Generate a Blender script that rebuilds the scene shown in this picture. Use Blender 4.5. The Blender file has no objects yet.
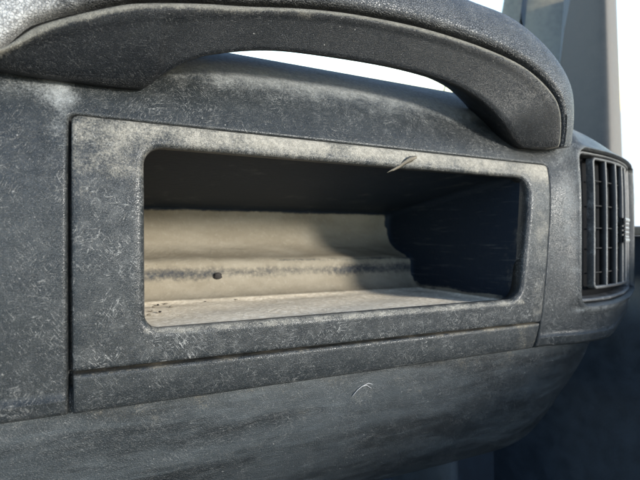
import bpy, math, random
import numpy as np
random.seed(4)
rng = np.random.default_rng(7)
scene = bpy.context.scene
col = scene.collection
R = math.radians

# ------------------------------------------------------------------ frame
# metres; x runs along the dashboard, y goes into it, z is up; the left lower corner of the shelf trim is near x=0
CAM = np.array([.0150, -.3044, 0.0])
RV = np.array([.902, -.432, 0.0]); FV = np.array([.432, .902, 0.0])
F = 462.0
def at(u, v, y):                      # photo point -> (x, z) at real depth y
    a = (u - 320) / F; b = (240 - v) / F
    d = FV + a * RV
    t = (y - CAM[1]) / d[1]
    return CAM[0] + t * d[0], t * b

# ------------------------------------------------------------------ tagging
def tag(o, label=None, cat=None, group=None, kind=None):
    if label: o['label'] = label
    if cat: o['category'] = cat
    if group: o['group'] = group
    if kind: o['kind'] = kind
    return o
def empty(name, loc=(0, 0, 0)):
    o = bpy.data.objects.new(name, None); o.empty_display_size = .02
    o.location = loc; col.objects.link(o); return o
def make(name, verts, faces, mat, parent=None, dust=None, smooth=True, loc=None):
    me = bpy.data.meshes.new(name)
    V = np.asarray(verts, float)
    off = np.zeros(3)
    if parent is not None:
        p = parent
        while p is not None:
            off = off + np.array(p.location); p = p.parent
    if loc is not None: off = off + np.array(loc)
    me.from_pydata([tuple(x) for x in (V - off)], [], [tuple(int(i) for i in f) for f in faces])
    me.update()
    if dust is not None:
        a = me.attributes.new('dust', 'FLOAT', 'POINT')
        vals = np.array([dust(*v) for v in V], dtype=np.float32) if callable(dust) else np.resize(np.asarray(dust, np.float32), len(V))
        a.data.foreach_set('value', vals)
    if smooth: me.polygons.foreach_set('use_smooth', [True] * len(me.polygons))
    me.materials.append(mat)
    o = bpy.data.objects.new(name, me); col.objects.link(o)
    if parent is not None: o.parent = parent
    if loc is not None: o.location = loc
    return o
class MB:
    def __init__(s): s.v = []; s.f = []
    def add(s, v, f):
        n = len(s.v); s.v += [tuple(x) for x in v]; s.f += [tuple(i + n for i in q) for q in f]
    def grid(s, P, wrap=False, flip=False):
        P = np.asarray(P); n, m = P.shape[:2]
        f = []
        for i in range(n - 1):
            for j in range(m if wrap else m - 1):
                k = (j + 1) % m
                q = (i * m + j, i * m + k, (i + 1) * m + k, (i + 1) * m + j)
                f.append(q[::-1] if flip else q)
        s.add(P.reshape(-1, 3), f)
    def box(s, lo, hi):
        x0, y0, z0 = lo; x1, y1, z1 = hi
        v = [(x, y, z) for x in (x0, x1) for y in (y0, y1) for z in (z0, z1)]
        s.add(v, [(0, 1, 3, 2), (4, 6, 7, 5), (0, 4, 5, 1), (2, 3, 7, 6), (0, 2, 6, 4), (1, 5, 7, 3)])
    def cap(s, idx0, n, flip=False):
        q = tuple(range(idx0, idx0 + n)); s.f.append(q[::-1] if flip else q)
    def build(s, name, mat, parent=None, dust=None, smooth=True, loc=None):
        return make(name, s.v, s.f, mat, parent, dust, smooth, loc)
def bevel(o, w, seg=2, ang=30):
    m = o.modifiers.new('bevel', 'BEVEL'); m.width = w; m.segments = seg; m.limit_method = 'ANGLE'; m.angle_limit = R(ang)
    return o
def fixn(o):
    import bmesh
    b = bmesh.new(); b.from_mesh(o.data); bmesh.ops.recalc_face_normals(b, faces=b.faces); b.to_mesh(o.data); b.free(); return o
def sstep(x, a, b):
    t = np.clip((x - a) / (b - a), 0, 1); return t * t * (3 - 2 * t)

# ------------------------------------------------------------------ materials
def nodes(name):
    m = bpy.data.materials.new(name); m.use_nodes = True
    nt = m.node_tree; nt.nodes.clear()
    return m, nt
class N:
    def __init__(s, nt): s.nt = nt
    def n(s, t, **kw):
        x = s.nt.nodes.new(t)
        for k, v in kw.items(): setattr(x, k, v)
        return x
    def l(s, a, b): s.nt.links.new(a, b)
    def math(s, op, a, b=None, clamp=False):
        x = s.n('ShaderNodeMath', operation=op, use_clamp=clamp)
        for i, q in enumerate((a, b)):
            if q is None: continue
            if isinstance(q, (int, float)): x.inputs[i].default_value = q
            else: s.l(q, x.inputs[i])
        return x.outputs[0]
    def ramp(s, v, a, b, lo=0., hi=1.):
        x = s.n('ShaderNodeMapRange', interpolation_type='SMOOTHSTEP')
        s.l(v, x.inputs[0])
        for i, q in zip((1, 2, 3, 4), (a, b, lo, hi)): x.inputs[i].default_value = q
        return x.outputs[0]
    def noise(s, co, sc, det=4, rough=.55, dist=0.):
        x = s.n('ShaderNodeTexNoise'); s.l(co, x.inputs['Vector'])
        x.inputs['Scale'].default_value = sc; x.inputs['Detail'].default_value = det
        x.inputs['Roughness'].default_value = rough; x.inputs['Distortion'].default_value = dist
        return x
    def scale(s, co, v, rot=(0, 0, 0), loc=(0, 0, 0)):
        x = s.n('ShaderNodeMapping'); s.l(co, x.inputs[0])
        x.inputs['Scale'].default_value = v; x.inputs['Rotation'].default_value = rot; x.inputs['Location'].default_value = loc
        return x.outputs[0]
    def mix(s, f, a, b):
        x = s.n('ShaderNodeMix', data_type='RGBA')
        if isinstance(f, (int, float)): x.inputs[0].default_value = f
        else: s.l(f, x.inputs[0])
        for i, q in ((6, a), (7, b)):
            if isinstance(q, tuple): x.inputs[i].default_value = (*q, 1)
            else: s.l(q, x.inputs[i])
        return x.outputs[2]
    def warp(s, co, sc, amp, det=2):
        nz = s.noise(co, sc, det)
        a = s.n('ShaderNodeVectorMath', operation='SUBTRACT'); s.l(nz.outputs['Color'], a.inputs[0]); a.inputs[1].default_value = (.5, .5, .5)
        b = s.n('ShaderNodeVectorMath', operation='SCALE'); s.l(a.outputs[0], b.inputs[0]); b.inputs['Scale'].default_value = amp
        c = s.n('ShaderNodeVectorMath', operation='ADD'); s.l(co, c.inputs[0]); s.l(b.outputs[0], c.inputs[1])
        return c.outputs[0]

def plastic(name, base=(.0065, .0082, .0088), film=(.034, .0375, .0370), dustc=(.22, .19, .14), film_amt=.5, glint=.6,
            glintc=(.41, .40, .37), rough=.55, grain=1.0, bump=.00020, cell=.95, dust_gain=1.0, spec=.5, smr=(.25, .80)):
    """old grained vinyl: dark plastic, greyish rubbed film, pale grit and painted glints on the grain, settled dust and painted glare where the 'dust' attribute is high"""
    m, nt = nodes(name); g = N(nt)
    tc = g.n('ShaderNodeTexCoord'); mm = g.scale(tc.outputs['Object'], (1000, 1000, 1000))
    # grain cells
    w1 = g.warp(mm, .9, .9)
    vo = g.n('ShaderNodeTexVoronoi', feature='DISTANCE_TO_EDGE'); g.l(w1, vo.inputs['Vector']); vo.inputs['Scale'].default_value = 1 / cell
    pits = g.ramp(vo.outputs['Distance'], 0, .16)          # 0 in the valley, 1 on the pebble
    fine = g.noise(mm, 2.2, 4, .65)
    # short hair-like crazing strokes whose direction changes from patch to patch
    wob = g.warp(g.warp(mm, .04, 5, 1), .5, .5, 1)
    hair = None
    for k, (ang, seed) in enumerate(((-52, 3.1), (8, 17.7), (61, 41.3))):
        st = g.scale(g.scale(wob, (1, 1, 1), (0, R(ang), 0), (seed, seed * 2, 0)), (.21, .6, 1.4))
        hk = g.ramp(g.noise(st, 1.0, 2, .5).outputs['Fac'], .56, .68)
        sel = g.ramp(g.noise(g.scale(mm, (1, 1, 1), (0, 0, 0), (seed * 9, 0, seed * 5)), .07, 3, .6).outputs['Fac'], .44, .56)
        hk = g.math('MULTIPLY', hk, sel)
        hair = hk if hair is None else g.math('MAXIMUM', hair, hk)
    clump = g.ramp(g.noise(mm, .04, 6, .62).outputs['Fac'], .34, .70)
    spark = g.ramp(fine.outputs['Fac'], .46, .68)
    hairm = g.math('MULTIPLY', g.math('MULTIPLY', hair, clump), g.math('ADD', g.math('MULTIPLY', spark, .8), .2))
    pitd = g.math('MULTIPLY', g.math('SUBTRACT', 1.0, pits), g.math('MULTIPLY', g.ramp(g.noise(mm, .11, 4, .6).outputs['Fac'], .45, .75), .2))
    grit_glint = g.math('MAXIMUM', hairm, pitd)
    # rubbed film, smears
    sm = g.noise(g.warp(g.scale(mm, (.009, .03, .045), (0, R(18), 0)), 1.2, .8), 1.0, 8, .66)
    smear = g.ramp(sm.outputs['Fac'], *smr)
    wipe = g.ramp(g.noise(g.scale(mm, (.03, .05, .22), (0, R(-28), 0)), 1.0, 5, .6).outputs['Fac'], .5, .72)
    filmf = g.math('MULTIPLY', g.math('ADD', g.math('MULTIPLY', smear, .75), g.math('MULTIPLY', wipe, .35)), film_amt, True)
    filmf = g.math('ADD', filmf, g.math('MULTIPLY', g.math('SUBTRACT', fine.outputs['Fac'], .5), .22 * film_amt), True)
    c = g.mix(filmf, base, film)
    c = g.mix(g.math('MULTIPLY', grit_glint, glint, True), c, glintc)  # grit, plus glints of the grain facets painted into the colour
    # settled dust; glare and edge highlights are painted through the same mask
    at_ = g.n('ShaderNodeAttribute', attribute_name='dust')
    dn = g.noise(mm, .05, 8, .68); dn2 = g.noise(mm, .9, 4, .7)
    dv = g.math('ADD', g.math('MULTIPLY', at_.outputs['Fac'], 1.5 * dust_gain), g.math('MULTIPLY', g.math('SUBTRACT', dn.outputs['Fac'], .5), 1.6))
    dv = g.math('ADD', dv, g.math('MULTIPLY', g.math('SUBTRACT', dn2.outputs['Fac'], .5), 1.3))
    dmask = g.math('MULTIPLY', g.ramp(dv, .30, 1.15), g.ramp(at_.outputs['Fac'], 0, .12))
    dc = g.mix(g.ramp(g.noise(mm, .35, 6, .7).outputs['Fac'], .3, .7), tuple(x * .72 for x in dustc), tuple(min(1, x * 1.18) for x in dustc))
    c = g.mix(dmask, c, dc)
    # isolated light specks and nicks
    vk = g.n('ShaderNodeTexVoronoi', feature='F1'); g.l(g.warp(mm, .5, 1.5), vk.inputs['Vector']); vk.inputs['Scale'].default_value = .11
    speck = g.math('MULTIPLY', g.ramp(vk.outputs['Distance'], .03, .075, 1, 0), g.ramp(g.noise(mm, .03, 2).outputs['Fac'], .46, .56))
    c = g.mix(g.math('MULTIPLY', speck, .6), c, (.26, .25, .23))
    p = g.n('ShaderNodeBsdfPrincipled'); g.l(c, p.inputs['Base Color'])
    rr = g.math('ADD', g.math('MULTIPLY', dmask, .35), rough, True)
    rr = g.math('ADD', rr, g.math('MULTIPLY', filmf, .12), True)
    g.l(rr, p.inputs['Roughness'])
    g.l(g.math('SUBTRACT', spec, g.math('MULTIPLY', dmask, spec * .85)), p.inputs['Specular IOR Level'])
    hgt = g.math('ADD', g.math('MULTIPLY', pits, grain), g.math('MULTIPLY', fine.outputs['Fac'], .12))
    hgt = g.math('ADD', hgt, g.math('MULTIPLY', hair, .7 * grain))
    bp = g.n('ShaderNodeBump'); bp.inputs['Distance'].default_value = bump; bp.inputs['Strength'].default_value = .9
    g.l(hgt, bp.inputs['Height']); g.l(bp.outputs[0], p.inputs['Normal'])
    o = g.n('ShaderNodeOutputMaterial'); g.l(p.outputs[0], o.inputs[0])
    return m
def simple(name, colr, rough=.5, nscale=.4, var=.3, bump=.0001, metal=0., spec=.5):
    m, nt = nodes(name); g = N(nt)
    tc = g.n('ShaderNodeTexCoord'); mm = g.scale(tc.outputs['Object'], (1000, 1000, 1000))
    a = g.noise(mm, nscale, 6, .65); b = g.noise(mm, nscale * .08, 4, .6)
    f = g.math('MULTIPLY', g.math('ADD', a.outputs['Fac'], b.outputs['Fac']), .5)
    c = g.mix(g.ramp(f, .35, .65), tuple(x * (1 - var) for x in colr), tuple(min(1, x * (1 + var)) for x in colr))
    p = g.n('ShaderNodeBsdfPrincipled'); g.l(c, p.inputs['Base Color']); p.inputs['Metallic'].default_value = metal; p.inputs['Specular IOR Level'].default_value = spec
    g.l(g.ramp(b.outputs['Fac'], .3, .7, max(0, rough - .08), min(1, rough + .08)), p.inputs['Roughness'])
    bp = g.n('ShaderNodeBump'); bp.inputs['Distance'].default_value = bump; g.l(a.outputs['Fac'], bp.inputs['Height']); g.l(bp.outputs[0], p.inputs['Normal'])
    o = g.n('ShaderNodeOutputMaterial'); g.l(p.outputs[0], o.inputs[0]); return m
def dusty(name):
    """thick settled dirt over plastic inside the shelf"""
    m, nt = nodes(name); g = N(nt)
    tc = g.n('ShaderNodeTexCoord'); mm = g.scale(tc.outputs['Object'], (1000, 1000, 1000))
    at_ = g.n('ShaderNodeAttribute', attribute_name='dust')
    big = g.noise(g.scale(mm, (.5, 1, 1)), .035, 7, .62); mid = g.noise(mm, .22, 6, .68); fine = g.noise(mm, 1.6, 4, .7)
    dv = g.math('ADD', at_.outputs['Fac'], g.math('MULTIPLY', g.math('SUBTRACT', big.outputs['Fac'], .5), .9))
    dv = g.math('ADD', dv, g.math('MULTIPLY', g.math('SUBTRACT', mid.outputs['Fac'], .5), .6))
    mask = g.math('MULTIPLY', g.ramp(dv, .12, .62), g.ramp(at_.outputs['Fac'], .0, .2))
    # scuffs on the bare plastic
    sc = g.ramp(g.noise(g.scale(mm, (.05, .02, .3), (0, R(-22), R(10))), 1.0, 5, .6).outputs['Fac'], .56, .72)
    bare = g.mix(g.math('MULTIPLY', sc, .55), (.009, .0145, .023), (.06, .066, .068))
    dust = g.mix(g.ramp(big.outputs['Fac'], .35, .65), (.165, .142, .105), (.205, .18, .137))
    dust = g.mix(g.ramp(mid.outputs['Fac'], .5, .95), dust, (.27, .245, .195))
    dust = g.mix(g.ramp(fine.outputs['Fac'], .60, .85), dust, (.17, .145, .11))
    dust = g.mix(g.ramp(at_.outputs['Fac'], 1.1, 1.6), dust, g.mix(g.ramp(mid.outputs['Fac'], .4, .65), (.56, .48, .365), (.74, .66, .53)))  # palest dust for the floor, brightened to stand in for steeper sun
    # grimy band where the attribute is about one half
    c = g.mix(mask, bare, dust)
    vk = g.n('ShaderNodeTexVoronoi', feature='F1'); g.l(g.warp(mm, .5, 2), vk.inputs['Vector']); vk.inputs['Scale'].default_value = .16
    speck = g.math('MULTIPLY', g.ramp(vk.outputs['Distance'], .03, .08, 1, 0), g.ramp(g.noise(mm, .035, 3).outputs['Fac'], .5, .56))
    c = g.mix(g.math('MULTIPLY', speck, .8), c, (.10, .065, .035))
    p = g.n('ShaderNodeBsdfPrincipled'); g.l(c, p.inputs['Base Color'])
    g.l(g.ramp(mask, 0, 1, .62, .95), p.inputs['Roughness']); g.l(g.ramp(mask, 0, 1, .16, .06), p.inputs['Specular IOR Level'])
    h = g.math('ADD', g.math('MULTIPLY', mid.outputs['Fac'], 1.6), g.math('MULTIPLY', fine.outputs['Fac'], .5))
    bp = g.n('ShaderNodeBump'); bp.inputs['Distance'].default_value = .0006; bp.inputs['Strength'].default_value = .8
    g.l(h, bp.inputs['Height']); g.l(bp.outputs[0], p.inputs['Normal'])
    o = g.n('ShaderNodeOutputMaterial'); g.l(p.outputs[0], o.inputs[0]); return m
def pane_mat(name):
    m, nt = nodes(name); g = N(nt)
    tr = g.n('ShaderNodeBsdfTransparent'); tr.inputs[0].default_value = (.94, .96, .95, 1)
    gl = g.n('ShaderNodeBsdfGlossy'); gl.inputs['Roughness'].default_value = .03
    mx = g.n('ShaderNodeMixShader'); mx.inputs[0].default_value = .05; g.l(tr.outputs[0], mx.inputs[1]); g.l(gl.outputs[0], mx.inputs[2])
    o = g.n('ShaderNodeOutputMaterial'); g.l(mx.outputs[0], o.inputs[0]); return m

M_FASCIA = plastic('fascia_vinyl', film_amt=.40, glint=.6, dustc=(.19, .195, .19), rough=.36, smr=(.32, .72))
M_BEZEL = plastic('shelf_trim_vinyl', film_amt=.32, glint=1.1, rough=.36, dustc=(.25, .232, .195))
M_STRIP = plastic('strip_vinyl', film_amt=.5, glint=.5, rough=.36)
M_LOWER = plastic('lower_vinyl', film=(.044, .051, .054), film_amt=.85, glint=.35, cell=1.2, rough=.42, smr=(.36, .68))
M_HANDLE = plastic('handle_vinyl', base=(.0028, .0034, .0042), film=(.009, .0105, .011), film_amt=.4, glint=.16, dustc=(.16, .15, .125), bump=.0003, rough=.42, spec=.26)  # cleaner vinyl, darkened further to carry the shade over the handle
M_PAD = plastic('handle_pad_vinyl', base=(.012, .013, .0145), film=(.065, .067, .068), film_amt=.6, glint=1.0, dustc=(.34, .34, .33), bump=.0008, cell=1.9, rough=.42)
M_CUBBY = dusty('shelf_dirt')
M_BLACK = simple('vent_black', (.003, .003, .0035), .9, spec=.1)
M_VANE = plastic('vane_plastic', dustc=(.24, .24, .23), base=(.010, .010, .011), film=(.05, .05, .05), film_amt=.5, glint=.2, rough=.45, bump=.00005)
M_DOOR = simple('door_vinyl', (.024, .031, .040), .6, .5, .25, .0002)
M_PILLAR = simple('pillar_trim', (.085, .079, .072), .7, .7, .12, .0002, spec=.2)
M_PILLAR2 = simple('pillar_edge', (.13, .105, .062), .7, .1, .35, .0002, spec=.15)
M_DARK = simple('footwell_carpet', (.022, .028, .036), .8, .8, .4, .0005)
M_FIN = simple('fin_plastic', (.012, .0115, .011), .7, spec=.2)
M_GLASS = pane_mat('pane')
M_CHIP = simple('dark_chip', (.012, .009, .007), .8, 1.2, .4, .0004)
M_FLAKE = simple('dry_flake', (.11, .093, .067), .85, .9, .3, .0004)
M_SCR = simple('bared_scratch', (.2, .2, .2), .6, 1.5, .3, .0001)

# ------------------------------------------------------------------ dashboard surface
# vertical profile: (inward depth h, height z)
PR = np.array([(.030, -.1010), (.016, -.1035), (.0085, -.1035), (.0055, -.1015), (.0038, -.096), (.0018, -.078), (.0002, -.045), (0, 0), (.0004, .03), (.0032, .055),
               (.0085, .0745), (.0165, .095), (.030, .119), (.052, .1415), (.080, .1575), (.110, .1665), (.160, .173), (.220, .175), (.420, .172)])
def spline(P, n):
    P = np.asarray(P, float); d = np.r_[0, np.cumsum(np.sqrt(((P[1:] - P[:-1]) ** 2).sum(1)))]
    out = []
    T = np.gradient(P, d, axis=0)
    for t in n:
        k = int(np.clip(np.searchsorted(d, t) - 1, 0, len(d) - 2)); L = d[k + 1] - d[k]; x = (t - d[k]) / L
        h00 = 2 * x ** 3 - 3 * x ** 2 + 1; h10 = x ** 3 - 2 * x ** 2 + x; h01 = 1 - h00; h11 = x ** 3 - x ** 2
        out.append(h00 * P[k] + h10 * L * T[k] + h01 * P[k + 1] + h11 * L * T[k + 1])
    return np.array(out), d
_, _d = spline(PR, [0])
_tt = np.linspace(0, _d[-1], 2000); _PR, _ = spline(PR, _tt)
_i0 = int(np.argmin(_PR[:200, 1])) + 3
def H(z): return np.interp(z, _PR[_i0:, 1][:1900], _PR[_i0:, 0][:1900])
# plan curve
_p = np.linspace(-.6, 1.3, 3801)
_phi = np.where(_p < .402, 0, np.where(_p < .412, -8 * (_p - .402) / .010, -8 + np.degrees((_p - .412) / .28)))
_phi = np.minimum(_phi, 88)
_ds = _p[1] - _p[0]
_S = np.r_[0, np.cumsum(np.cos(np.radians(_phi[:-1])) * _ds)] - .6
_D = np.r_[0, np.cumsum(np.sin(np.radians(_phi[:-1])) * _ds)]
def plan(p):
    ph = np.radians(np.interp(p, _p, _phi)); return np.interp(p, _p, _S), np.interp(p, _p, _D), ph
def p_of(phi): return .412 + R(phi + 8) * .28
def zmap(p, z):
    kt = 1 - .30 * sstep(p, .425, .48) - .42 * sstep(p, .47, .60)
    kb = 1 - .16 * sstep(p, p_of(9), p_of(19)) - .22 * sstep(p, p_of(19), p_of(30)) - .3 * sstep(p, p_of(30), p_of(50))
    if z > .085: return .085 + (z - .085) * kt
    if z < -.062: return -.062 + (z + .062) * kb * (1 if kb > .99 else 1)
    return z
def zlow(p, z):       # lower corner of the pod rises
    kb = .010 * sstep(p, p_of(9), p_of(19)) + .022 * sstep(p, p_of(18), p_of(28)) + .03 * sstep(p, p_of(28), p_of(45))
    w = sstep(-z, .05, .10); return z + kb * w
def pos(p, h, z):
    s, d, ph = plan(p)
    hn = min(h, .03); hy = max(0, h - .03)
    return np.array([s - math.sin(ph) * hn, d + math.cos(ph) * hn + hy, z])
def podh(p, h, z): return .88 * float(sstep(p, .414, .452)) * (min(h, .0150) if z > 0 else min(h, .0038))
def lines(a, b, step, fine, feats, w):
    out = set(np.round(np.arange(a, b, step), 5))
    for f in feats:
        f0, f1 = f if isinstance(f, tuple) else (f, f)
        out |= set(np.round(np.arange(f0 - w, f1 + w, fine), 5))
    out = sorted(x for x in out if a <= x <= b); r = [out[0]]
    for x in out[1:]:
        if x - r[-1] > fine * .8: r.append(x)
    return r
def rrect(x, y, x0, x1, y0, y1, r):
    cx, cy = (x0 + x1) / 2, (y0 + y1) / 2
    qx = abs(x - cx) - (x1 - x0) / 2 + r; qy = abs(y - cy) - (y1 - y0) / 2 + r
    return min(max(qx, qy), 0) + math.hypot(max(qx, 0), max(qy, 0)) - r
def pocket(dist, r, depth):       # dist>0 outside
    if dist > r: return 0
    if dist > 0: t = 1 - dist / r; return r * (1 - math.sqrt(max(0, 1 - t * t)))
    return min(depth, r + (-dist) * 25)
PX0, PX1, PZ0, PZ1 = -.0014, .4088, -.135, .0750
VX0, VX1, VZ0, VZ1 = p_of(-1.2), p_of(33), -.0635, .0915
def slant(z): return .0975 * (z - .07)       # right edge of the trim leans in towards the bottom

dash = empty('dashboard', (.2, 0, -.10))
tag(dash, 'worn dark grey grained dashboard with open storage shelf, grab handle and side air vent', 'dashboard')

ps = lines(-.42, .86, .008, .0006, [PX0, PX1, VX0, VX1], .006)
# profile parameter lines
tz = lambda z: _tt[_i0:][np.argmin(abs(_PR[_i0:1700, 1] - z))]
qs = [0, .006, .012] + list(np.arange(.014, .034, .0008)) + [x for x in lines(.034, _d[-1], .006, .0006, [tz(PZ1), tz(VZ0), tz(VZ1)], .006)]
QP, _ = spline(PR, qs)
rows = []
for p0 in ps:
    row = []
    for (h, z) in QP:
        w = sstep(p0, .36, .405) * (1 - sstep(p0, .415, .44))
        p = p0 + w * slant(min(z, .08))
        off = pocket(rrect(p0, z, PX0, PX1, PZ0, PZ1, .004), .0024, .014)
        if z < .2 and h < .2:
            dv = rrect(p0, z, VX0, VX1, VZ0, VZ1, .010)
            off += pocket(dv, .003, .022)
            # soft raised brow round the vent
            off -= .0026 * sstep(dv, 0.0004, .003) * (1 - sstep(dv, .0045, .010))
        z2 = zmap(p, z); z2 = zlow(p, z2)
        z2 -= .0017 * float(np.clip(p0 / .4, 0, 1)) * math.exp(-((z - .075) / .008) ** 2)
        hh = h - podh(p, h, z) + off - .0010
        row.append(pos(p, hh, z2))
    rows.append(row)
mb = MB(); mb.grid(rows, flip=False)
nq = len(QP)
def in_hole(f):
    i = min(f) // nq; j = min(k % nq for k in f)
    return .012 < ps[i] < .385 and -.066 < QP[j][1] < .066 and QP[j][0] < .02 and j > 20
mb.f = [f for f in mb.f if not in_hole(f)]
def dust_glare_f(x, y, z):
    a = .07 * sstep(z, .085, .10) + .60 * sstep(z, .096, .128)  # thin dust, then sky glare on the dash top painted pale
    a += .35 * math.exp(-((x + .006) / .010) ** 2) * sstep(z, .02, .08)     # left rounded edge
    a += .3 * math.exp(-((z - .088) / .01) ** 2) * sstep(-x, -.02, .02)
    a += .42 * math.exp(-((x - .432) / .022) ** 2) * sstep(z, -.08, .03) * (z < .1)  # strip beside the vent lightened, its side light painted in
    a += .45 * math.exp(-((z + .069) / .004) ** 2) * (x > .43)
    return a
fascia = mb.build('fascia', M_FASCIA, dash, dust_glare_f)
fixn(fascia)

# storage trim (bezel)
def rquad(c, r, n=10, m=26):
    """rounded quad outline; corners counterclockwise from lower left, equal point counts for every outline"""
    pts = []; k = len(c)
    for i in range(k):
        P = np.array(c[i], float); A = np.array(c[i - 1], float); B = np.array(c[(i + 1) % k], float)
        ri = r[i]; ua = (A - P) / np.linalg.norm(A - P); ub = (B - P) / np.linalg.norm(B - P)
        p1 = P + ua * ri; p2 = P + ub * ri
        arc = []
        for j in range(n + 1):
            t = j / n
            w = .5522 + .0
            q1 = p1 + (P - p1) * w; q2 = p2 + (P - p2) * w
            arc.append((1 - t) ** 3 * p1 + 3 * (1 - t) ** 2 * t * q1 + 3 * (1 - t) * t * t * q2 + t ** 3 * p2)
        pts += arc
        nxt = np.array(c[(i + 1) % k], float); rn = r[(i + 1) % k]
        e = nxt - ub * rn
        for j in range(1, m): pts.append(p2 + (e - p2) * j / m)
    return np.array(pts)
def inset(P, d):
    T = np.roll(P, -1, 0) - np.roll(P, 1, 0); T /= np.maximum(np.linalg.norm(T, axis=1)[:, None], 1e-9)
    return P + np.c_[-T[:, 1], T[:, 0]] * d
OUT = rquad([(.0012, -.0768), (.3930, -.0776), (.4082, .0728), (.0005, .0745)], [.0015, .003, .004, .004])
INN = rquad([(.0408, -.0556), (.3640, -.0545), (.3790, .0578), (.0402, .0588)], [.0095, .013, .014, .0125])
def ring(P, off, prd=.0022):
    return [pos(x, float(H(z)) - prd + off, z) for x, z in P]
rows = [ring(OUT, .013), ring(OUT, .0016), ring(inset(OUT, .0004), .0008), ring(inset(OUT, .0010), .0003), ring(inset(OUT, .002), 0)]
A = inset(OUT, .002); B = inset(INN, -.0042)
for t in np.linspace(0, 1, 12)[1:]: rows.append(ring(A * (1 - t) + B * t, 0))
rows += [ring(inset(INN, -.0028), .0003), ring(inset(INN, -.0016), .0010), ring(inset(INN, -.0007), .0021), ring(inset(INN, -.0001), .0036), ring(inset(INN, 0), .006), ring(inset(INN, -.0008), .013), ring(inset(INN, -.006), .0135)]
mb = MB(); mb.grid(rows, wrap=True, flip=True)
def dust_glare_b(x, y, z):
    a = (.36 + .26 * sstep(x, .02, .09)) * sstep(z, .050, .068)
    a += .28 * sstep(x, .372, .385)  # right stile lightened: grazing window light put into the colour
    a += .5 * math.exp(-((z + .0565) / .0035) ** 2) * (.04 < x < .37)
    a += .35 * math.exp(-((z - .045) / .02) ** 2) * (x < .045)
    return a
bezel = mb.build('shelf_trim', M_BEZEL, dash, dust_glare_b); fixn(bezel)

# lower trim strip
ps2 = [0, .0006, .0012, .002, .0035] + list(np.arange(.01, .385, .008)) + [.3865, .388, .3888, .3894, .39]
zs2 = [-.1030, -.1028, -.1023, -.1015, -.100] + list(np.arange(-.097, -.081, .003)) + [-.0805, -.0797, -.0792, -.0789, -.0788]
rows = []
for i, x in enumerate(ps2):
    row = []
    for j, z in enumerate(zs2):
        e = min(x, .39 - x, z + .1030, -.0788 - z); r = .002
        o = 0 if e >= r else r - math.sqrt(max(0, r * r - (r - e) ** 2))
        xx = .0014 + x * (.3905 - .0014 + (z + .0788) * .25) / .39
        row.append(pos(xx, float(H(z)) - .0032 + o, z))
    row = [row[0] + np.array([0, .010, 0])] + row + [row[-1] + np.array([0, .010, 0])]
    rows.append(row)
rows = [[q + np.array([0, .010, 0]) for q in rows[0]]] + rows + [[q + np.array([0, .010, 0]) for q in rows[-1]]]
mb = MB(); mb.grid(rows)
strip = mb.build('trim_strip', M_STRIP, dash, lambda x, y, z: .30 * sstep(z, -.0815, -.0792) + .2 * sstep(x, .2, .4)); fixn(strip)

# shelf pocket behind the trim
CP = [(.008, .0615), (.03, .0600), (.08, .0540), (.14, .0465), (.19, .0405), (.213, .0375), (.2215, .0345), (.224, .028), (.2235, .018), (.2205, .006), (.213, -.004), (.200, -.012),
      (.186, -.0170), (.1765, -.0195), (.1715, -.0222), (.1692, -.0265), (.1680, -.034), (.1665, -.043), (.1635, -.0505), (.157, -.0560), (.146, -.0590), (.12, -.0600), (.07, -.0603), (.03, -.0600), (.008, -.0592)]
_, cd = spline(CP, [0]); ct = np.linspace(0, cd[-1], 170); CQ, _ = spline(CP, ct)
xs3 = [.0305, .031, .032, .034, .037] + list(np.arange(.042, .36, .006)) + [.362, .3655, .368, .3695, .3704, .371]
rows = []
cen = np.array([.11, .0])
nrm = np.gradient(CQ, axis=0); nrm /= np.linalg.norm(nrm, axis=1)[:, None]; nrm = np.c_[nrm[:, 1], -nrm[:, 0]]
def lump(x, y, z): return .0007 * math.sin(x * 61 + z * 90) * math.sin(y * 83 + x * 23) + .0004 * math.sin(x * 190 + y * 140)
for x in xs3:
    e = min(x - .0305, .371 - x); r = .006
    o = 0 if e >= r else r - math.sqrt(max(0, r * r - (r - e) ** 2))
    row = []
    for (d, z), nn in zip(CQ, nrm):
        xx = x + (.065 * z - .0005) * sstep(x, .2, .37)
        q = np.array([d, z]) + nn * o * (1 if d > .02 else .3)
        row.append((xx, q[0], q[1] + (lump(x, d, z) if z < -.01 else 0)))
    rows.append(row)
mb = MB(); mb.grid(rows)
n = len(CQ)
def dust_c(x, y, z):
    a = 0.
    if z < .0335 or y < .02 and z < 0: a = 1.0
    a = float(1 - sstep(z, .029, .036)) if y > .1 or z < 0 else 0.
    band = math.exp(-((z + .034) / .0100) ** 2) * (1 if y > .15 else 0)         # bare grimy riser of the step
    a -= .64 * band
    a -= .5 * math.exp(-((z + .022) / .0018) ** 2) * sstep(x, .17, .2) * (1 if y > .15 else 0)
    a += .8 * (1 - sstep(z, -.0595, -.056)) * (1 - sstep(y, .150, .160))  # floor dust, its paleness partly painted sunlight
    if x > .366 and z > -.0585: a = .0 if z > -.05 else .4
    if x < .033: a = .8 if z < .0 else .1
    return a
shelf = mb.build('shelf_pocket', M_CUBBY, dash, dust_c)
# end walls
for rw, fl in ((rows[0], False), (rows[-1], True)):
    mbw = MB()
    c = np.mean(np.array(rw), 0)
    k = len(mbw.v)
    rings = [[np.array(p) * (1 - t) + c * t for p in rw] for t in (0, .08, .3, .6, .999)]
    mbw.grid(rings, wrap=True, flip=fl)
    mbw.build('shelf_side', M_CUBBY, dash, lambda x, y, z: (.38 * (1 - sstep(z, -.058, -.048)) if x > .2 else .7 * (1 - sstep(z, -.02, .04))), smooth=False)

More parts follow.
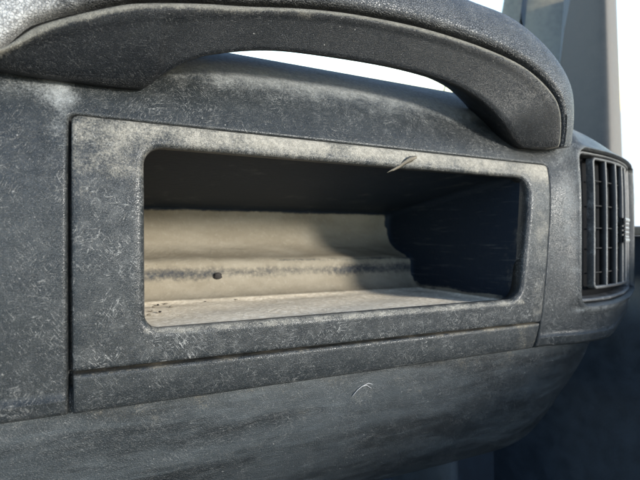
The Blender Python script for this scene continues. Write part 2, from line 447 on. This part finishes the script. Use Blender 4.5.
# lower panel of the dash
LP = [(.030, -.085), (.0125, -.090), (.0105, -.097), (.0108, -.110), (.0145, -.130), (.0225, -.155), (.0345, -.181), (.0500, -.205), (.070, -.227), (.100, -.2415), (.15, -.249), (.30, -.252)]
_, ld = spline(LP, [0]); LQ, _ = spline(LP, np.linspace(0, ld[-1], 90))
rows = []
for p in np.r_[np.arange(-.42, .30, .012), np.arange(.30, .80, .006)]:
    row = []
    for h, z in LQ:
        # the right end turns back sooner the lower it gets
        s0 = .405; Rr = .27 - .08 * float(sstep(-z, .10, .21))
        if p < s0: x, y, ph = p, 0., 0.
        else:
            ph = min((p - s0) / Rr, R(86)); x = s0 + Rr * math.sin(ph); y = Rr * (1 - math.cos(ph)) + max(0, (p - s0) - Rr * R(86))
        hn = min(h, .03); hy = h - hn
        row.append((x - math.sin(ph) * hn, y + math.cos(ph) * hn + hy * .9, z + .0012 * math.sin(x * 14 + z * 30)))
    rows.append(row)
mb = MB(); mb.grid(rows)
lower = mb.build('lower_panel', M_LOWER, dash, lambda x, y, z: .12 * sstep(z, -.16, -.11)); fixn(lower)

# scratches in the lower panel and fascia
def lowpt(u, v):
    y = .03
    for _ in range(30):
        x, z = at(u, v, y); h = np.interp(-z, [-q[1] for q in LQ][10:], [q[0] for q in LQ][10:])
        ph = max(0, (x - .405) / (.27 - .08 * float(sstep(-z, .10, .21))))
        y = h * .95 + .2 * (1 - math.cos(ph))
    return np.array([x, y - .0006, z])
def nick(pts, w, surf, mat=M_SCR, par=lower):
    P = [surf(u, v) for u, v in pts]; mb = MB(); rows = []
    for i, q in enumerate(P):
        t = P[min(i + 1, len(P) - 1)] - P[max(i - 1, 0)]; t /= np.linalg.norm(t)
        s = np.cross(t, [0, 1, 0]); s /= np.linalg.norm(s); ww = w * (.25 + .75 * math.sin(math.pi * (i + .5) / len(P)))
        rows.append([q - s * ww, q + np.array([0, -.00035, 0]), q + s * ww, q + np.array([0, .0012, 0])])
    mb.grid(rows, wrap=True); mb.build('scratch', mat, par)
nick([(352, 396), (357, 390), (362, 386), (366, 385), (371, 388)], .0004, lowpt)
nick([(362, 386), (368, 383), (372, 384)], .0004, lowpt)

# ------------------------------------------------------------------ air vent
vent = empty('air_vent'); vent.parent = dash; 
def vp(p, h, z): return pos(p, h + float(H(z)) - podh(p, float(H(z)), z) - .0010, zlow(p, zmap(p, z)))
def vsheet(name, p0, p1, z0, z1, h, mat, par, nx=20, nz=4, dust=None):
    mb = MB(); mb.grid([[vp(p, h, z) for z in np.linspace(z0, z1, nz)] for p in np.linspace(p0, p1, nx)])
    return fixn(mb.build(name, mat, par, dust))
gp0, gp1, gz0, gz1 = p_of(4.6), p_of(31.5), -.0505, .0860
vent.location = tuple(-np.array(dash.location)); 
vsheet('vent_backing', VX0 + .002, VX1 - .001, VZ0 + .002, VZ1 - .002, .0160, M_BLACK, vent)
# grille frame: rounded-corner ring
G1 = rquad([(gp0, gz0), (gp1, gz0), (gp1, gz1), (gp0, gz1)], [.006] * 4, 6, 16)
G0 = inset(G1, .0032)
def vring(P, h): return [vp(x, h, z) for x, z in P]
mb = MB(); mb.grid([vring(G1, .0125), vring(G1, .0058), vring(inset(G1, .0006), .0050), vring(inset(G1, .0026), .0050), vring(G0, .0058), vring(G0, .0085)], wrap=True, flip=True)
fixn(mb.build('grille_frame', M_VANE, vent, .25))
# sunken collar round the grille
C1 = rquad([(VX0 + .001, VZ0 + .001), (VX1 - .001, VZ0 + .001), (VX1 - .001, VZ1 - .001), (VX0 + .001, VZ1 - .001)], [.008] * 4, 6, 16)
mb = MB(); mb.grid([vring(C1, .004), vring(inset(C1, .0008), .0030), vring(inset(C1, .0028), .0034), vring(inset(C1, .0036), .0060), vring(inset(C1, .0040), .018)], wrap=True, flip=True)
fixn(mb.build('collar', M_VANE, vent, .3))
vanes = []
def vane(phi):
    p = p_of(phi); mb = MB(); w = .0014; rows = []
    for z in np.linspace(gz0 + .0015, gz1 - .0015, 12):
        rows.append([vp(p - w, .0125, z), vp(p - w, .0062, z), vp(p - w * .5, .0052, z), vp(p + w * .5, .0052, z), vp(p + w, .0062, z), vp(p + w, .0125, z)])
    mb.grid(rows, wrap=True); return fixn(mb.build('vane', M_VANE, vent, [0, .05, .5, .5, .05, 0]))
for ph in (9.9 + .4, 16, 21.5, 26.5): vane(ph)
for z in (-.034, -.0085, .0125, .036, .062):
    mb = MB(); rows = []
    for p in np.linspace(gp0 + .0045, gp1 - .002, 20):
        rows.append([vp(p, .0114, z + .0006), vp(p, .0098, z + .0007), vp(p, .0094, z), vp(p, .0098, z - .0007), vp(p, .0114, z - .0006)])
    mb.grid(rows, wrap=True); fixn(mb.build('fin', M_FIN, vent))
mb = MB()
tp0, tp1 = p_of(19.2), p_of(24.0)
for k, z in enumerate((-.0005, .0225)):
    mb.grid([[vp(p, h, zz) for h, zz in ((.009, z - .0022), (.0012, z - .0022), (.0004, z), (.0012, z + .0022), (.009, z + .0022))] for p in (tp0, (tp0 + tp1) / 2, tp1)], wrap=True)
for k in range(4):
    z = .0035 + k * .0050
    mb.grid([[vp(p, h, zz) for h, zz in ((.010, z - .0018), (.0022, z - .0014), (.0012, z), (.0022, z + .0014), (.010, z + .0018))] for p in (tp0 + .004, (tp0 + tp1) / 2 + .002, tp1 + .003)], wrap=True)
fixn(mb.build('adjuster_tab', simple('tab_plastic', (.16, .16, .155), .5), vent))

# ------------------------------------------------------------------ grab handle
ST = [  # inner (x,z), ridge (x,z), outer photo point, outer depth
 ((-.047, .0955), (-.046, .0975), (-60, 40), .02), ((-.022, .0935), (-.031, .1040), (-62, 5), .03), ((.0056, .0930), (-.014, .1166), (-30, -35), .035),
 ((.024, .0930), (.008, .1268), (30, -62), .035), ((.0400, .0945), (.030, .1352), (90, -70), .035), ((.048, .1000), (.051, .1402), (140, -68), .035), ((.0632, .1103), (.074, .1448), (190, -62), .035),
 ((.0818, .1185), (.100, .1490), (235, -56), .035), ((.1188, .1277), (.140, .1562), (290, -50), .035), ((.1639, .1313), (.180, .1610), (345, -40), .030), ((.2243, .1325), (.235, .1632), (400, -22), .022),
 ((.2735, .1290), (.285, .1612), (452, 1), .012), ((.303, .1215), (.325, .1568), (500, 17), .004), ((.321, .1130), (.3536, .1505), (532, 39), .000), ((.333, .1050), (.378, .1395), (555, 64), -.003),
 ((.343, .0985), (.395, .1260), (568, 90), -.004), ((.353, .0935), (.4035, .1100), (572.5, 118), -.005), ((.364, .0895), (.4065, .0925), (572, 140), -.005), ((.372, .0865), (.4065, .0880), (570, 147), -.004)]
I = np.array([s[0] for s in ST]); RR = np.array([s[1] for s in ST]); O = np.array([at(s[2][0], s[2][1], s[3]) for s in ST]); OD = np.array([s[3] for s in ST])
tt = np.arange(len(ST)); fn = np.linspace(0, len(ST) - 1, 150)
def cr(A):
    A = np.atleast_2d(A.T).T if A.ndim == 1 else A
    T = np.gradient(A, axis=0); out = []
    for t in fn:
        k = min(int(t), len(A) - 2); x = t - k
        h00 = 2 * x ** 3 - 3 * x ** 2 + 1; h10 = x ** 3 - 2 * x ** 2 + x; h11 = x ** 3 - x ** 2
        out.append(h00 * A[k] + h10 * T[k] + (1 - h00) * A[k + 1] + h11 * T[k + 1])
    return np.array(out)
Ii, Ri, Oi, Di = cr(I), cr(RR), cr(O), cr(OD.reshape(-1, 1))[:, 0]
shell, pad = [], []
for k, t in enumerate(fn):
    i, r, o, dd = Ii[k], Ri[k], Oi[k], Di[k]
    ex = (r - i); L = max(np.linalg.norm(ex), 1e-4); e1 = ex / L
    ey = (o - r); L2 = max(np.linalg.norm(ey), 1e-4); e2 = ey / L2
    # protrusion fades at both feet
    pr = min(1, .35 + .65 * float(sstep(t, 0, 5))) * (1 - .45 * float(sstep(t, 14.5, 18)))
    f = min(1, L / .03)
    a = -.0060 + .015 * (1 - float(sstep(t, 3.5, 7))) + .010 * float(sstep(t, 14, 17.5)); b = -.0175 * pr
    def P(q, d): return (q[0], d, q[1])
    def U(q, d): return (q[0], d, q[1] + .36 * 1.35 * max(0, d - a) * (1 - .6 * float(sstep(t, 15, 17.5))))
    sh = [U(i + e1 * .004 * f, .036), U(i + e1 * .0008, .022), U(i, a + .010), U(i + e1 * .0006 * f, a + .004), P(i + e1 * .0025 * f, a - .0005)]
    for w in (.15, .3, .45, .6, .72, .82): sh.append(P(i + e1 * (L * w), a + (b - a) * (w ** (.7 if t < 5 else 1.1))))
    g = f; go = .0085 - .0040 * float(sstep(t, 12.5, 15.5))
    sh += [P(r - e1 * .0040 * g, b - .0002), P(r - e1 * .0022 * g, b + .0001), P(r - e1 * .0006 * g, b + .0008), P(r + e2 * .0010 * g, b + .0021), P(r + e2 * .0024 * g, b + .0042), P(r + e2 * .0034 * g, b + .0085), P(r + e2 * go * g, .004), P(r + e2 * go * g, .036)]
    shell.append(sh)
    s0 = r + e2 * (.0066 - .0026 * float(sstep(t, 14, 17))) * g
    g2 = min(1, L2 / .03)
    pd = [P(s0, .03), P(s0, b + .008), P(s0 + e2 * .0004, b + .004), P(s0 + e2 * .0014 * g2, b + .0018), P(s0 + e2 * .0036 * g2, b + .0006)]
    for w in (.15, .28, .42, .56, .70, .82, .92):
        pd.append(P(s0 + e2 * ((L2 - .0066) * (w * .97)), b + .0006 + (dd - b) * (1 - math.sqrt(max(0, 1 - (w * .93) ** 2.2)))))
    pd += [P(o, dd), P(o + e2 * -.0008, dd + .006), P(o + e2 * -.004, dd + .014), P(o - e2 * (L2 * .35), dd + .02), P(o - e2 * (L2 * .7), dd + .02)]
    pad.append(pd)
def ridge_highlight(x, y, z):
    d = float(np.min(np.hypot(Ri[:, 0] - x, Ri[:, 1] - z))); return .85 * math.exp(-(d / .0034) ** 2) * (y < 0)  # highlight along the handle ridge painted as a pale line
def lofted(name, rows, mat, par, dust):
    mb = MB(); mb.grid(rows, wrap=True); m = len(rows[0])
    mb.cap(0, m, True); mb.cap((len(rows) - 1) * m, m)
    return fixn(mb.build(name, mat, par, dust))
hd = lofted('grab_handle', shell, M_HANDLE, dash, ridge_highlight)
lofted('handle_pad', pad, M_PAD, hd, lambda x, y, z: .10 + .50 * (1 - float(sstep(x, -.03, .06))))  # paler left end: windshield glare painted into the pad colour

# ------------------------------------------------------------------ pillar, door, windows, footwell
def prism(name, base, top, mat, par=None, n=10, dust=None):
    """loft between two closed plan outlines [(x,y)...] at heights given"""
    (b, zb), (t, zt) = base, top
    b = np.array(b); t = np.array(t); rows = []
    for k in range(n + 1):
        w = k / n; q = b * (1 - w) + t * w
        rows.append([(x, y, zb * (1 - w) + zt * w) for x, y in q])
    mb = MB(); mb.grid(rows, wrap=True); m = len(b); mb.cap(0, m, True); mb.cap(n * m, m)
    return fixn(mb.build(name, mat, par, dust))
def raypt(u, t):
    d = FV + (u - 320) / F * RV; return np.array([CAM[0] + t * d[0], CAM[1] + t * d[1]])
pil = empty('windshield_pillar', (.66, .2, 0))
tag(pil, 'tall grey windshield pillar trim rising behind the grab handle and air vent', 'pillar trim')
def outline(us_ts): return [raypt(u, t) for u, t in us_ts]
def smoothpoly(P, n=5):
    P = [np.array(p) for p in P]; out = []
    for i in range(len(P)):
        a, b, c = P[i - 1], P[i], P[(i + 1) % len(P)]
        p1 = b + (a - b) * .3; p2 = b + (c - b) * .3
        for j in range(n): s = j / (n - 1); out.append((1 - s) ** 2 * p1 + 2 * s * (1 - s) * b + s * s * p2)
    return out
zt = lambda v, t: (240 - v) / F * t
b1 = smoothpoly(outline([(546, .78), (600, .70), (614, .69), (624, .72), (622, .80), (560, .86)]))
t1 = smoothpoly(outline([(562, .80), (596, .72), (606, .71), (616, .74), (614, .82), (575, .88)]))
prism('pillar_cover', (b1, zt(190, .72)), (t1, zt(-40, .74)), M_PILLAR, pil)
b2 = smoothpoly(outline([(478, .90), (520, .86), (572, .84), (576, .90), (485, .96)]))
t2 = smoothpoly(outline([(508, .92), (545, .88), (590, .86), (592, .92), (511, .98)]))
prism('pillar_edge', (b2, zt(130, .88)), (t2, zt(-40, .9)), M_PILLAR2, pil)
b3 = smoothpoly(outline([(508, .850), (512, .848), (514, .856), (509, .858)]))
t3 = smoothpoly(outline([(526, .87), (530, .868), (532, .876), (527, .878)]))
prism('pillar_seal', (b3, zt(130, .85)), (t3, zt(-40, .87)), M_BLACK, pil)

door = empty('car_door', (.72, .2, -.5))
tag(door, 'dark blue grey inner door panel with side window, right of the dashboard', 'car door')
mb = MB(); rows = []
for z in [-.62, -.5, -.4, -.3, -.2, -.1, -.03, -.008, .002, .006, .006]:
    rows.append([(.705 + .010 * math.sin(y * 5 + 1) + .012 * sstep(z, -.05, -.25 + .2) + (.03 if z == .006 and len(rows) == 10 else 0) + .0 * y, y, z) for y in np.linspace(-1.7, .75, 60)])
mb.grid(rows); dpan = mb.build('door_panel', M_DOOR, door); fixn(dpan)
mb = MB(); mb.box((.715, -1.7, .0062), (.735, .75, .020)); bevel(mb.build('window_seal', simple('sill_trim', (.30, .25, .19), .6), door, smooth=False), .003)
mb = MB(); mb.grid([[(.727 + .0 * z, y, z) for z in (.018, .2, .5)] for y in (-1.7, -.5, .75)]); mb.build('window_pane', M_GLASS, door)

mb = MB(); mb.grid([[(x, .42 + .06 * (x - .2) ** 2 + (z - .17) * .9 + .0, z) for z in np.linspace(.185, .7, 8)] for x in np.linspace(-.9, .56, 14)])
ws = mb.build('windshield', M_GLASS); tag(ws, 'clear windshield glass behind the dashboard and handle', 'windshield')
# wiper arm outside the glass
def tube(a, b, r0, r1, n=10):
    a, b = np.array(a, float), np.array(b, float); t = b - a; t /= np.linalg.norm(t)
    u = np.cross(t, [0, 0, 1.]); u /= np.linalg.norm(u); v = np.cross(t, u)
    return [[p + (u * math.cos(w) + v * math.sin(w)) * r for w in np.linspace(0, 2 * math.pi, n, endpoint=False)] for p, r in ((a, r0), (b * .5 + a * .5, (r0 + r1) / 2), (b, r1))]
x0, z0 = at(443, 95, .52); x1, z1 = at(449, 70, .56)
mb = MB(); mb.grid(tube((x0, .52, z0), (x1, .56, z1), .0022, .0018), wrap=True)
mb.cap(0, 10, True); mb.cap(20, 10)
tag(mb.build('wiper_arm', M_BLACK), 'thin black wiper arm beyond the glass, seen under the handle', 'wiper')

mb = MB()
foot = empty('footwell_side', (.6, .3, -.6))
tag(foot, 'dark footwell side trim beneath the right end of the dashboard', 'footwell trim')
a = at(549, 440, .16); 
mb = MB(); rows = []
for z in np.linspace(-.62, -.12, 10):
    rows.append([(x, y, z) for x, y in ((.47, .42), (.475, .26), (.482, .228), (.492, .222), (.500, .228), (.502, .25), (.505, .55))])
mb.grid(rows); fixn(mb.build('kick_panel', simple('kick_vinyl', (.03, .036, .042), .6), foot))
mb = MB(); mb.box((-.6, .36, -.62), (.72, .40, -.10)); mb.build('bulkhead_carpet', M_DARK, foot, smooth=False)
mb = MB(); mb.box((-1.3, -1.8, -.66), (.9, .9, -.63)); tag(mb.build('car_floor', M_DARK, smooth=False), 'dark carpeted floor of the footwell', 'floor', kind='structure')

# ------------------------------------------------------------------ debris
def blob(name, c, rad, mat, label, cat, seed, group=None):
    r = np.random.default_rng(seed); rows = []; n, m = 7, 10
    jit = 1 + .8 * (r.random((n, m)) - .5)
    for i in range(n):
        th = math.pi * (i + .02) / (n - .96)
        rows.append([(c[0] + rad[0] * math.sin(th) * math.cos(2 * math.pi * j / m) * jit[i, j], c[1] + rad[1] * math.sin(th) * math.sin(2 * math.pi * j / m) * jit[i, j], c[2] + rad[2] * math.cos(th)) for j in range(m)])
    mb = MB(); mb.grid(rows, wrap=True); o = fixn(mb.build(name, mat, None, loc=c)); tag(o, label, cat, group); return o
x, z = at(218.5, 276, .164)
blob('dirt_chip', (x, .1655, z), (.0040, .0012, .0036), M_CHIP, 'small dark brown chip stuck on the grimy step at the back of the shelf', 'debris', 3)
for k, (u, v) in enumerate([(151, 296), (157, 298), (163, 299), (170, 299), (148, 303), (154, 307), (197, 297), (160, 312), (149, 315), (153, 301), (158, 305), (166, 304), (147, 299), (176, 301), (171, 307), (152, 311), (205, 302), (236, 300)]):
    y = .150; x, z = at(u, v, y); 
    if z < -.0585 or z > -.0585:
        b = (240 - v) / F; a_ = (u - 320) / F; t = -.0592 / b; y = CAM[1] + t * (FV[1] + a_ * RV[1]); x = CAM[0] + t * (FV[0] + a_ * RV[0])
    blob('grit_crumb', (x, min(y, .158), -.0590), (.0009 + .0004 * (k % 3), .0009, .0008), M_CHIP if k % 3 == 1 else M_FLAKE, 'tiny loose crumb of grit in the left rear corner of the dusty shelf floor', 'debris', 20 + k, 'crumbs of grit on the shelf floor')
# dried flake hanging from the upper lip
P = [at(u, v, .001) for u, v in ((416, 157), (411, 159), (406, 162), (401, 166), (396, 169), (390, 172))]
Wd = [.0010, .0022, .0018, .0014, .0010, .0003]
mb = MB(); rows = []
for k, ((x, z), w) in enumerate(zip(P, Wd)):
    y = .0006 + .0009 * k
    rows.append([(x - w * .5, y, z + w), (x, y - .0012, z + .0002), (x + w * .6, y, z - w * .9), (x, y + .0006, z)])
mb.grid(rows, wrap=True); mb.cap(0, 4, True); mb.cap(20, 4)
tag(fixn(mb.build('dried_flake', M_FLAKE)), 'pale dried flake hanging from the upper lip of the shelf opening', 'debris')

# ------------------------------------------------------------------ light, sky, camera
from mathutils import Vector, Matrix
# everything so far was measured along the face of the dashboard, which leans back: lean it about its own length
TILT = R(16)
TM = Matrix.Rotation(-TILT, 4, Vector(RV.tolist()).normalized())
sd = np.array([.56, -1, .21]); sd /= np.linalg.norm(sd)
sd = np.array(TM.to_3x3() @ Vector(sd.tolist()))          # towards the sun
el = math.asin(sd[2]); az = math.atan2(sd[0], sd[1])
L = bpy.data.lights.new('sun', 'SUN'); L.energy = 2.5; L.angle = R(8); L.color = (1, .95, .89)
so = bpy.data.objects.new('sun', L); col.objects.link(so)
so.rotation_euler = Vector((-sd).tolist()).to_track_quat('-Z', 'Y').to_euler()
w = bpy.data.worlds.new('World'); scene.world = w; w.use_nodes = True
nt = w.node_tree; nt.nodes.clear()
sk = nt.nodes.new('ShaderNodeTexSky'); sk.sky_type = 'NISHITA'; sk.sun_disc = False
sk.sun_elevation = el; sk.sun_rotation = az; sk.air_density = 1.0; sk.dust_density = .4; sk.ozone_density = 1.0
bg = nt.nodes.new('ShaderNodeBackground'); bg.inputs[1].default_value = .15
ou = nt.nodes.new('ShaderNodeOutputWorld'); nt.links.new(sk.outputs[0], bg.inputs[0]); nt.links.new(bg.outputs[0], ou.inputs[0])

cam = bpy.data.cameras.new('camera'); co = bpy.data.objects.new('camera', cam); col.objects.link(co); scene.camera = co
cam.sensor_width = 36; cam.lens = 36 * F / 640; cam.clip_start = .01; cam.clip_end = 200
co.location = CAM; co.rotation_euler = (R(90), 0, -math.atan2(FV[0], FV[1]))
cam.dof.use_dof = True; cam.dof.focus_distance = .34; cam.dof.aperture_fstop = 9
bpy.context.view_layer.update()
for o in list(scene.objects):
    if o.parent is None and o.type != 'LIGHT': o.matrix_world = TM @ o.matrix_world
# ground outside the car
mb = MB(); mb.grid([[(x, y, -1.3) for y in (-600, -60, -8, 8, 60, 600)] for x in (-600, -60, -8, 8, 60, 600)])
tag(mb.build('ground', simple('pale_ground', (.62, .60, .56), .9, .01, .15, .002)), 'pale sunlit ground outside the car', 'ground', kind='structure')
scene.view_settings.view_transform = 'Standard'; scene.view_settings.look = 'None'; scene.view_settings.gamma = 1
scene.view_settings.exposure = 1.85
scene.cycles.max_bounces = 8
